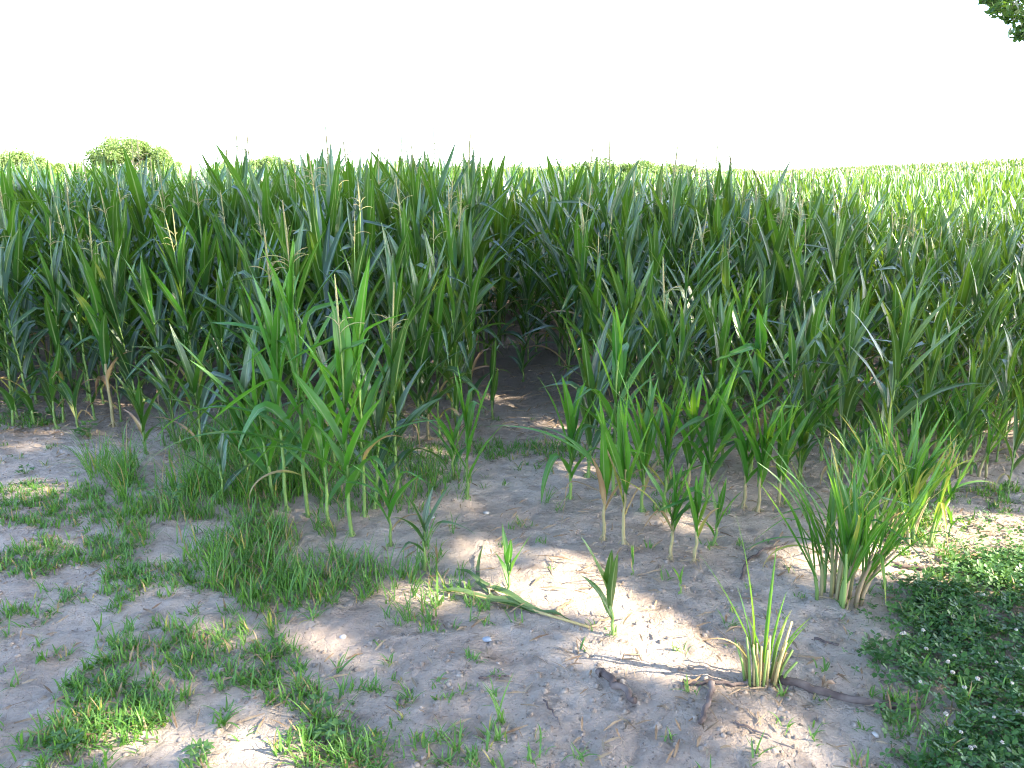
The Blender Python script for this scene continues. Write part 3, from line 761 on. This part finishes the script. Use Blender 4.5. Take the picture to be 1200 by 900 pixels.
# clods and litter
def scatter_px(n, ymin=1.7, ymax=7.5, power=1.0):
    y = ymin + (ymax-ymin)*rng.random(n)**power; x = (rng.random(n)*2-1)*(.66*y+.5)
    return x, y
x, y = scatter_px(9500, power=1.3)
V = []; g = G()
B = np.array([(-1, -1, -.6), (1, -1, -.6), (1, 1, -.6), (-1, 1, -.6), (-.7, -.7, .7), (.7, -.7, .7), (.7, .7, .7), (-.7, .7, .7)])
BF = np.array([(0, 1, 5, 4), (1, 2, 6, 5), (2, 3, 7, 6), (3, 0, 4, 7), (4, 5, 6, 7)])
keep = fbm(x*1.3, y*1.3, 77, 3) > .36
x, y = x[keep], y[keep]
zz = ground(x, y)
for k in range(len(x)):
    s = .0026+.0085*rng.random()**3.5
    v = B*s*(1+rng.normal(0, .28, B.shape))*[1, 1, .75]; a = rng.random()*6.28
    v = np.stack([v[:, 0]*math.cos(a)-v[:, 1]*math.sin(a), v[:, 0]*math.sin(a)+v[:, 1]*math.cos(a), v[:, 2]], 1)
    g.add(v+[x[k], y[k], zz[k]+s*.3], BF)
tag(put('soil_clods', g.mesh('soil_clods', M['clod'], smooth=False)), 'crumbs and clods of dry soil strewn over the bare ground', 'soil clods', kind='stuff')
x, y = scatter_px(13000, power=1.15); g = G()
dens = np.where(y > 4.6, 1, .34) * np.where(x > .2, 1.0, .55); kk = rng.random(len(x)) < dens; x, y = x[kk], y[kk]; zz = ground(x, y)
for k in range(len(x)):
    L = rng.uniform(.02, .09)*(1.5 if y[k] > 5 else 1); a = rng.random()*6.28
    ca, sa = math.cos(a), math.sin(a); w = rng.uniform(.0012, .005)
    dz = rng.uniform(-.004, .02)
    c0 = np.array([x[k], y[k], zz[k]+.006]); d = np.array([ca*L, sa*L, dz]); sd = np.array([-sa*w, ca*w, .002])
    mid = c0+d*.5+[0, 0, .006*rng.random()]
    g.add([c0-sd*.5, c0+sd*.5, mid-sd, mid+sd, c0+d-sd*.3, c0+d+sd*.3], [(0, 1, 3, 2), (2, 3, 5, 4)])
tag(put('crop_litter', g.mesh('crop_litter', M['litter'])), 'scraps of dry corn leaf and straw on the soil', 'litter', kind='stuff')

# ------------------------------------------------------------------ grass
PATCH = [(1085, 800, 50, 110, .35, .07), (1150, 720, 70, 50, .25, .06), (95, 690, 160, 58, 1.5, .052), (50, 735, 100, 36, 1.3, .06), (50, 600, 100, 28, .9, .055), (325, 640, 175, 85, .8, .12), (260, 560, 150, 55, .9, .22),
         (420, 690, 130, 60, .5, .10), (110, 860, 160, 65, .9, .06), (395, 875, 80, 40, .5, .06), (230, 790, 190, 55, .65, .06), (480, 600, 75, 60, .55, .13),
         (560, 540, 80, 18, .55, .07), (645, 545, 60, 20, .55, .07), (760, 575, 50, 28, .35, .07), (470, 790, 100, 50, .2, .045), (560, 885, 90, 30, .25, .05),
         (1130, 610, 95, 45, 1.0, .05), (1165, 655, 70, 35, 1.0, .045), (1050, 650, 60, 25, .4, .04), (60, 500, 70, 14, .5, .07), (180, 600, 60, 60, .6, .10), (520, 720, 60, 24, .4, .06), (330, 720, 120, 30, .55, .07), (440, 555, 60, 40, .6, .12), (160, 730, 70, 25, .5, .055)]
def grass_density(x, y):
    u, v = to_px(x, y, 0)
    d = np.zeros_like(x); h = np.full_like(x, .05)
    for cx, cy, rx_, ry_, k, hh in PATCH:
        e = ((u-cx)/rx_)**2 + ((v-cy)/ry_)**2
        w = k*(1-sstep(.45, 1.25, e)); h = np.where(w > d, hh, h); d = np.maximum(d, w)
    nzz = fbm(x*3.1, y*3.1, 41, 3)
    d = d*sstep(.33, .55, nzz) + .012 + .05*sstep(.52, .62, fbm(x*5, y*5, 55, 2))*(y < 4.5)*(u < 800)
    return d, h
def tuft(g, x, y, h, nb, spread=.6, W=.004, seg=4, dry=.0, z=None):
    z = gz(x, y) if z is None else z
    for b in range(nb):
        L = h*rnd.uniform(.6, 1.35); a = rnd.random()*6.28
        blade(g, (x+rnd.gauss(0, .012), y+rnd.gauss(0, .012), z-.004), L, W*rnd.uniform(.7, 1.4), R(rnd.uniform(90-55*spread, 88)), R(rnd.uniform(10, 85)), a, seg, 2 if seg < 5 else 3, 1.5,
              sway=rnd.gauss(0, .4), fold=.2, dry=(rnd.uniform(.4, 1.1) if rnd.random() < .09+dry else 0), sheath=.7)
g = G(); gt = G()
x, y = scatter_px(27000, 1.75, 6.6, 1.25)
d, h = grass_density(x, y)
kk = rng.random(len(x)) < d
x, y, h = x[kk], y[kk], h[kk]; zz = ground(x, y)
for k in range(len(x)):
    tall = h[k] > .09
    tuft(gt if tall else g, x[k], y[k], h[k]*rnd.uniform(.6, 1.25), rnd.randint(4, 8) if tall else rnd.randint(5, 9), .95 if not tall else .65, .0055 if not tall else .0052, 4, z=zz[k])
print('tufts', len(x))
tag(put('short_grass', g.mesh('short_grass', M['grass'])), 'short creeping grass in ragged patches over the bare soil', 'grass', kind='stuff')
tag(put('tall_grass', gt.mesh('tall_grass', M['grass'])), 'taller thin grass under the tasselled corn plants on the left', 'grass', kind='stuff')

GT = 'single grass tufts standing out on the bare soil'
for label, px, py, h, nb, sp, W in (
    ('spreading grass tuft with broad blades above a sunlit soil spot', 262, 850, .10, 13, 1.0, .008),
    ('long-bladed grass tuft leaning right in the middle foreground', 590, 848, .17, 6, .45, .008),
    ('small grass tuft with broad blades on bare soil', 215, 740, .09, 8, 1.0, .008),
    ('grass tuft with thin upright blades beside the broadleaf weeds', 370, 845, .11, 9, .7, .006),
    ('grass tuft standing left of the fallen corn stalk', 500, 640, .17, 7, .5, .007),
    ('sparse grass tuft below the small bare soil patch', 395, 790, .10, 7, .9, .006),
    ('yellowish grass tuft by the sunlit spot below the tall grass', 318, 745, .09, 9, .8, .006),
    ('thin grass tuft growing on the path left of the arching leaf', 640, 590, .10, 8, .7, .005),
    ('grass tuft at the path edge under the arching leaf', 655, 600, .09, 7, .8, .005),
    ('small grass tuft on bare soil near the thick dead wood', 680, 762, .07, 4, .5, .006),
    ('green grass sprig left of the clover edge', 1062, 832, .10, 7, .9, .006),
    ('grass sprig at the clover edge above the long branch end', 1078, 790, .10, 6, .8, .006),
    ('small grass sprig on the bare soil below the thin twig', 888, 885, .07, 5, .8, .006),
    ('tiny grass sprig on the bare soil right of the thin twig', 958, 855, .05, 4, .7, .005),
    ('grass sprig at the lower picture edge left of the single sprig', 535, 880, .09, 9, .9, .006),
    ('single grass sprig growing from the very front of the soil', 682, 882, .05, 3, .6, .006),
    ('spiky grass tuft on bare soil between two faint sunlit spots', 480, 822, .08, 9, .9, .005),
    ('tall stemmed grass tuft in front of the fan-leaved corn', 148, 590, .26, 7, .4, .007),
    ('tall bluish grass stalk tuft left of the tall tasselled plant', 310, 690, .30, 6, .45, .007)):
    p = at(px, py); g = G()
    for b in range(nb):
        L = h*rnd.uniform(.65, 1.25)
        blade(g, (rnd.gauss(0, .008), rnd.gauss(0, .008), -.004), L, W*rnd.uniform(.8, 1.3), R(rnd.uniform(90-55*sp, 86)), R(rnd.uniform(10, 70)), rnd.random()*6.28, 7, 3, 1.5,
              sway=rnd.gauss(0, .3), fold=.35, dry=(.5 if 'yellow' in label else 0)*rnd.random(), sheath=.7)
    o = put('grass_tuft', g.mesh('grass_tuft', M['grass'])); o.location = p; tag(o, label, 'grass tuft', GT)

# broadleaf weeds
GW = 'small broadleaf weeds'
def weed(label, px, py, h, n, W, seed):
    q = random.Random(seed); p = at(px, py); t = thing('broadleaf_weed', label, 'weed', p, 0, GW)
    gs, gl = G(), G()
    for k in range(n):
        a = q.random()*6.28; r = q.uniform(.2, 1)*h*.9; z = h*q.uniform(.3, 1)
        e = (r*math.cos(a), r*math.sin(a), z)
        tube(gs, [(0, 0, -.01), (e[0]*.5, e[1]*.5, z*.7), e], [.002, .0016, .001], 4)
        for m_ in range(3):
            blade(gl, e, W*q.uniform(1.1, 1.8), W*q.uniform(.8, 1.1), R(q.uniform(0, 45)), R(40), a+(m_-1)*1.1, 6, 3, 1.3, fold=.25, sheath=.25)
    put('stem', gs.mesh('stem', M['stalk']), t); put('foliage', gl.mesh('foliage', M['weed']), t)
for i, a in enumerate((('leafy weed patch at the left edge at the foot of the corn', 12, 486, .12, 14, .035), ('leafy weed under the bluish drooping corn plant', 52, 497, .10, 12, .035),
          ('leafy weed between the two left corn clumps', 105, 512, .09, 11, .032), ('round-leaved weed by the sunlit spot at the lower picture edge', 368, 838, .055, 9, .017),
          ('dark small-leaved weed patch in the lower left corner', 80, 880, .05, 16, .016), ('dark weed at the lower edge beside the round-leaved weed', 395, 872, .06, 12, .018),
          ('yellow-green weed at the lower picture edge in a sunlit spot', 232, 893, .045, 9, .018), ('tall stemmed weed in the grass below the fan-leaved corn', 200, 600, .16, 9, .026),
          ('flat weed in the dense short grass', 165, 690, .04, 7, .02), ('leafy weed on the bare soil at the left below the field', 30, 555, .05, 8, .016))):
    weed(*a, seed=200+i)

# ------------------------------------------------------------------ clover
POLY = [(1018, 712), (1040, 690), (1090, 688), (1150, 672), (1260, 655), (1400, 650), (1400, 960), (1075, 960), (1066, 880), (1062, 815), (1040, 770), (1028, 735)]
def inpoly(u, v):
    r = np.zeros(u.shape, bool); n = len(POLY)
    for i in range(n):
        x1, y1 = POLY[i]; x2, y2 = POLY[(i+1) % n]
        c = ((y1 > v) != (y2 > v)) & (u < (x2-x1)*(v-y1)/(y2-y1+1e-9)+x1); r ^= c
    return r
n = 22000
y = rng.uniform(1.7, 3.6, n); x = rng.uniform(.75, 2.9, n)
jx, jy = x+.34*(fbm(x*5, y*5, 91, 3)-.45)+rng.normal(0, .06, n), y+.5*(fbm(x*5, y*5, 95, 3)-.45)+rng.normal(0, .07, n)
u, v = to_px(jx, jy, 0)
kk = inpoly(u, v) & (rng.random(n) < sstep(.12, .30, fbm(x*6, y*6, 61, 2))*.9+.1)
# sunny thin fringe of clover towards the field
y2 = rng.uniform(3.0, 4.6, 3500); x2 = rng.uniform(1.3, 3.6, 3500); u2, v2 = to_px(x2, y2, 0)
k2 = (v2 > 600) & (v2 < 700) & (u2 > 1040) & (rng.random(3500) < .38)
x = np.concatenate([x[kk], x2[k2]]); y = np.concatenate([y[kk], y2[k2]]); zz = ground(x, y)
g = G(); lift = .02+.035*fbm(x*9, y*9, 71, 2)
for k in range(len(x)):
    zc = zz[k]+lift[k]*rnd.uniform(.5, 1.35); a0 = rnd.random()*6.28; s = rnd.uniform(.008, .0185); tx, ty = rnd.gauss(0, .35), rnd.gauss(0, .35); r = rnd.random()
    V = []; F = []; C = []
    for m_ in range(3):
        a = a0+m_*2.094
        for (pr_, pa, uu, dz) in ((0, 0, .5, 0), (.75, -.62, 0, .18), (1.35, -.30, .1, .22), (1.28, 0, .5, .1), (1.35, .30, .9, .22), (.75, .62, 1, .18)):
            X_ = s*pr_*math.cos(a+pa); Y_ = s*pr_*math.sin(a+pa)
            V.append((x[k]+X_, y[k]+Y_, zc+s*dz+X_*tx+Y_*ty)); C.append((r, 0, pr_/1.4, uu))
        b = m_*6; F += [(b, b+1, b+2, b+3), (b, b+3, b+4, b+5)]
    g.add(V, F, C)
print('clover', len(x))
cl = put('clover_patch', g.mesh('clover_patch', M['clover'], smooth=False)); tag(cl, 'dense dark white-clover patch on the lower right', 'clover', kind='stuff')
gst = G()
for k in range(0, len(x), 3): tube(gst, [(x[k]+rnd.gauss(0, .006), y[k]+rnd.gauss(0, .006), zz[k]-.003), (x[k], y[k], zz[k]+lift[k]*.9)], [.0008, .0007], 3)
s_ = put('stems', gst.mesh('stems', M['grass']), cl); s_['kind'] = 'stuff'
GF = 'white clover flowers in the clover patch'
def flower_mesh(seed):
    q = random.Random(seed); g = G()
    for k in range(46):
        z = q.uniform(-.5, 1); a = q.random()*6.28; r = math.sqrt(max(0, 1-z*z)); d = np.array([r*math.cos(a), r*math.sin(a), z*.9])
        tube(g, [d*.0035, d*.0085*q.uniform(.85, 1.15)], [.0017, .0009], 4)
    me = g.mesh('flower_head', M['flower'])
    gs = G(); tube(gs, [(0, 0, -.07), (.003, 0, -.03), (0, 0, 0)], [.0011, .001, .001], 4)
    return me, gs.mesh('stem', M['grass'])
FM = [flower_mesh(i) for i in range(4)]
nf = 0; tries = 0
while nf < 30 and tries < 3000:
    tries += 1
    px, py = rnd.uniform(1050, 1230), 700 + 200*rnd.random()**.8
    if not inpoly(np.array([px-10.]), np.array([py*1.0]))[0]: continue
    p = at(px, py)
    if py < 760: lab = 'small white clover flower head in the upper part of the dark clover patch'
    elif py < 830: lab = 'small white clover flower head in the middle of the dark clover patch'
    else: lab = 'small white clover flower head in the lower part of the dark clover patch'
    t = thing('clover_flower', lab, 'flower', (p.x, p.y, p.z+rnd.uniform(.045, .07)), rnd.random()*6.28, GF, (rnd.gauss(0, .2), rnd.gauss(0, .2)))
    t.scale = (rnd.uniform(.6, .95),)*3
    f = FM[nf % 4]; put('flower_head', f[0], t); put('stem', f[1], t); nf += 1

# ------------------------------------------------------------------ trees
def leaf_cloud(g, centers, rads, per, size, flat=.75, spiky=1.0):
    n = len(centers); C = np.repeat(np.asarray(centers, float), per, 0); Rr = np.repeat(np.asarray(rads, float), per)
    d = rng.normal(0, 1, (n*per, 3)); d /= np.linalg.norm(d, axis=1)[:, None]
    P = C + d*(Rr*rng.random(n*per)**(.45))[:, None]*[1, 1, flat]
    return leaf_quads(g, P, size)
def leaf_quads(g, P, size):
    m = len(P)
    a = rng.normal(0, 1, (m, 3)); a[:, 2] -= .4; a /= np.linalg.norm(a, axis=1)[:, None]
    b = rng.normal(0, 1, (m, 3)); b -= (a*b).sum(1)[:, None]*a; b /= np.linalg.norm(b, axis=1)[:, None]
    s = size*rng.uniform(.6, 1.3, m)[:, None]
    V = np.stack([P-a*s, P-b*s*.5-a*s*.1, P+a*s, P+b*s*.5+a*s*.1], 1).reshape(-1, 3)
    C = np.zeros((m, 4, 4), np.float32); C[..., 0] = rng.random(m)[:, None]; C[..., 3] = .2
    g.add(V, np.arange(m*4).reshape(-1, 4), C.reshape(-1, 4))

# the big oak whose shade lies over the near field; one drooping bough shows in the corner
OAK = np.array([10.5, -5.2, 0.])
def ymax(x): return 9.2 - .10*max(0, x-2)-.012*max(0, x-6)**2
cents = []
q = random.Random(77)
while len(cents) < 620:
    x = q.uniform(-2.5, 23); yt = ymax(x); yb = -8.5 + .012*(x-10)**2
    y = q.uniform(yb, yt); e = ((x-10.2)/12.8)**2 + (((y-(yt+yb)/2))/((yt-yb)/2+.6))**2
    if e > 1.12: continue
    dome = math.sqrt(max(.05, 1-.8*min(1, e)))
    z = 6.2 + q.uniform(0, 1)**1.0*6.5*dome
    z = max(z, 2.6+.27*max(0, y)+1.6)
    cents.append((x, y, z))
rads = [q.uniform(.8, 1.35) for _ in cents]
g = G(); leaf_cloud(g, cents, rads, 260, .125)
V, F, C = g.arrays()
ctr = V.reshape(-1, 4, 3).mean(1)
# gaps in the crown that let the sun reach the ground
GAPS = [((770, 706), .21), ((825, 702), .18), ((700, 668), .12), ((560, 660), .03), ((735, 690), .12), ((648, 694), .13), ((605, 690), .05), ((535, 692), .05), ((790, 762), .16), ((720, 762), .07), ((860, 712), .14), ((910, 690), .12), ((985, 742), .07),
        ((1095, 655), .24), ((1155, 642), .28), ((950, 730), .06), ((1010, 652), .10), ((895, 660), .10), ((930, 668), .08), ((250, 745), .04), ((60, 640), .03), ((370, 740), .03), ((480, 700), .06), ((560, 640), .05), ((850, 620), .07), ((900, 860), .05), ((40, 572), .06), ((145, 862), .06), ((305, 882), .08), ((330, 812), .03), ((385, 760), .045),
        ((760, 640), .05), ((585, 465), .06), ((1185, 500), .25), ((140, 470), .10), ((1190, 620), .18), ((700, 610), .06), ((930, 770), .06)]
kill = np.zeros(len(ctr), bool)
S = np.array(SUN)
for (px, py), r in GAPS:
    P = np.array(at(px, py)); w = ctr-P; s = w@S; dd = np.linalg.norm(w - s[:, None]*S, axis=1)
    kill |= dd < r*1.15 + .045
for (px, py, yy, r) in ((930, 350, 7.2, .16), (1150, 360, 6.6, .25), (975, 330, 7.5, .12), (133, 330, 5.7, .12), (140, 400, 5.6, .10), (985, 580, 3.0, .10), (590, 640, 2.95, .07), (300, 290, 7.0, .1), (885, 430, 6.0, .08), (1040, 500, 3.6, .09)):
    dx = (px-600)/FPX; uu = (450-py)/FPX; P = np.array([dx, uu*SP+CP, uu*CP-SP]); P = P*(yy/P[1]) + [0, 0, CAM_H]
    w = ctr-P; s = w@S; dd = np.linalg.norm(w - s[:, None]*S, axis=1); kill |= dd < r+.04
keepm = ~kill
g2 = G(); g2.add(V.reshape(-1, 4, 3)[keepm].reshape(-1, 3), np.arange(keepm.sum()*4).reshape(-1, 4), C.reshape(-1, 4, 4)[keepm].reshape(-1, 4))
# visible bough
bough = []
for px, py in ((1155, -14), (1162, 2), (1170, 12), (1166, -10), (1178, 6), (1184, 20), (1190, 10), (1196, 28), (1194, 40), (1204, 18), (1182, -6), (1208, 38), (1215, 5), (1200, -8), (1225, 25), (1230, 50), (1240, 0), (1220, -20), (1190, -25), (1160, -30)):
    yy = 8.9 + q.gauss(0, .15); k = (450-py)/FPX
    zz = CAM_H + yy*(k*CP-SP)/(CP+k*SP); ww = yy*CP-(zz-CAM_H)*SP
    bough.append(((px-600)/FPX*ww, yy, zz))
leaf_cloud(g2, bough, [.105]*len(bough), 34, .05)
oak = thing('oak_tree', 'dark oak bough hanging into the upper right corner of the sky', 'tree', tuple(OAK))
cr = put('crown', g2.mesh('crown', M['tree'], smooth=False), oak); cr.location = -Vector(OAK)
g = G()
tube(g, [(0, 0, -.3), (.05, 0, .4), (0, .05, 2.5), (-.1, 0, 4.6), (0, 0, 7), (.1, .1, 10)], [.85, .58, .50, .46, .34, .15], 14)
for k in range(15):
    c = np.array(sorted(q.sample(cents, 6), key=lambda c: c[1])[q.randrange(3)])-OAK; z0 = q.uniform(3.6, 7.5); mid = np.array([c[0]*.45, c[1]*.45, z0+(c[2]-z0)*.65])
    tube(g, [(0, 0, z0), tuple(mid), tuple(c)], [.24, .14, .03], 8)
b0 = np.array([6.2, 8.9, 4.6])-OAK
tube(g, [(0, 0, 4.4), (-1.6, 7, 6.6), (-3.4, 12, 6.0), tuple(b0), tuple(np.array([5.15, 8.9, 3.45])-OAK)], [.26, .16, .09, .03, .008], 8)
put('trunk', g.mesh('trunk', M['bark']), oak)

# far trees along the horizon
GTREE = 'trees on the horizon beyond the corn'
def far_tree(label, px, py_top, dist, wpx, seed, lobes=34, mat='fartree'):
    q = random.Random(seed); w = wpx/FPX*dist
    x = (px-600)/FPX*dist; z0 = gz(x, dist)
    k = (450-py_top)/FPX
    H = dist*(k*CP-SP)/(CP+k*SP)+CAM_H-z0
    t = thing('tree', label, 'tree', (x, dist, z0), 0, GTREE)
    g = G(); cs, rs = [], []
    for i in range(lobes):
        a = q.random()*6.28; e = q.uniform(-.6, 1); r = math.sqrt(max(0, 1-e*e))*q.uniform(.45, 1)
        cs.append((w*.45*r*math.cos(a), w*.45*r*math.sin(a), H*.52+H*.38*e)); rs.append(w*q.uniform(.05, .16))
    leaf_cloud(g, cs, rs, 420, w*.015, .85)
    put('crown', g.mesh('crown', M[mat], smooth=False), t)
    g = G(); tube(g, [(0, 0, -.3), (0, 0, H*.3), (.1, .1, H*.75)], [w*.035, w*.025, w*.008], 8)
    for i in range(8):
        c = cs[q.randrange(lobes)]; tube(g, [(0, 0, H*.25), (c[0]*.5, c[1]*.5, H*.25+(c[2]-H*.25)*.6), c], [w*.015, w*.01, w*.003], 5)
    put('trunk', g.mesh('trunk', M['bark']), t)
far_tree('largest round leafy tree on the left horizon', 163, 158, 120, 95, 1, 46)
far_tree('leafy tree merging into the right side of the largest horizon tree', 203, 170, 128, 48, 2)
far_tree('low broad tree at the left edge of the horizon', 46, 179, 150, 85, 3)
far_tree('pale low tree at the far left end of the horizon', 0, 184, 160, 80, 4)
far_tree('small low tree on the horizon above the tall tasselled plant', 326, 186, 190, 80, 5)
far_tree('small round tree right of the small low tree above the tassels', 282, 191, 190, 60, 6)
far_tree('low tree on the horizon left of the path opening', 545, 198, 220, 85, 7)
far_tree('bare-topped tree on the horizon right above the path', 607, 194, 210, 57, 8, 26)
far_tree('faint low tree right beside the bare-topped horizon tree', 648, 199, 230, 85, 9)
far_tree('broad tree on the middle horizon right of the path', 700, 195, 220, 105, 10)
far_tree('dark-topped tree on the horizon, the tallest right of the path', 742, 193, 220, 78, 11)
far_tree('low rounded tree beside the dark-topped horizon tree', 784, 197, 230, 78, 12)
far_tree('low tree on the horizon where the corn begins to rise', 838, 205, 240, 78, 13)
far_tree('last small tree on the horizon before the rising sunlit corn', 885, 208, 250, 74, 14)
far_tree('small faint tree on the horizon left of the path, behind tassels', 470, 199, 230, 102, 15)
far_tree('small distant tree on the horizon between the largest and the left edge ones', 98, 191, 200, 70, 16)

# ------------------------------------------------------------------ sky, sun, camera
w = bpy.data.worlds.new('World'); sc.world = w; w.use_nodes = True
nt = w.node_tree; nt.nodes.clear()
sky = nt.nodes.new('ShaderNodeTexSky'); sky.sky_type = 'NISHITA'; sky.sun_disc = False
sky.sun_elevation = SUN_EL; sky.sun_rotation = math.atan2(SUN.x, SUN.y)
sky.air_density = 0.65; sky.dust_density = 1.6; sky.ozone_density = 0.35
bg = nt.nodes.new('ShaderNodeBackground'); bg.inputs[1].default_value = .14
out = nt.nodes.new('ShaderNodeOutputWorld')
nt.links.new(sky.outputs[0], bg.inputs[0]); nt.links.new(bg.outputs[0], out.inputs[0])

sd = bpy.data.lights.new('sun', 'SUN'); sd.energy = 2.7; sd.angle = R(.53); sd.color = (1, .87, .68)
so = bpy.data.objects.new('sun', sd); COL.objects.link(so)
so.rotation_euler = SUN.to_track_quat('Z', 'Y').to_euler(); so.location = (20, -10, 30)

cd = bpy.data.cameras.new('camera'); co = bpy.data.objects.new('camera', cd); COL.objects.link(co)
cd.sensor_width = 36; cd.lens = 36*FPX/1200; cd.clip_start = .05; cd.clip_end = 3000
co.location = (0, 0, CAM_H); co.rotation_euler = (R(90)-PITCH, 0, 0)
sc.camera = co
sc.view_settings.view_transform = 'Standard'; sc.view_settings.look = 'None'
sc.view_settings.exposure = 3.6; sc.view_settings.gamma = 1.0
sc.view_settings.use_curve_mapping = False
sc.cycles.use_denoising = True; sc.cycles.filter_width = 1.1; sc.cycles.max_bounces = 7; sc.cycles.diffuse_bounces = 2; sc.cycles.glossy_bounces = 2; sc.cycles.transmission_bounces = 4
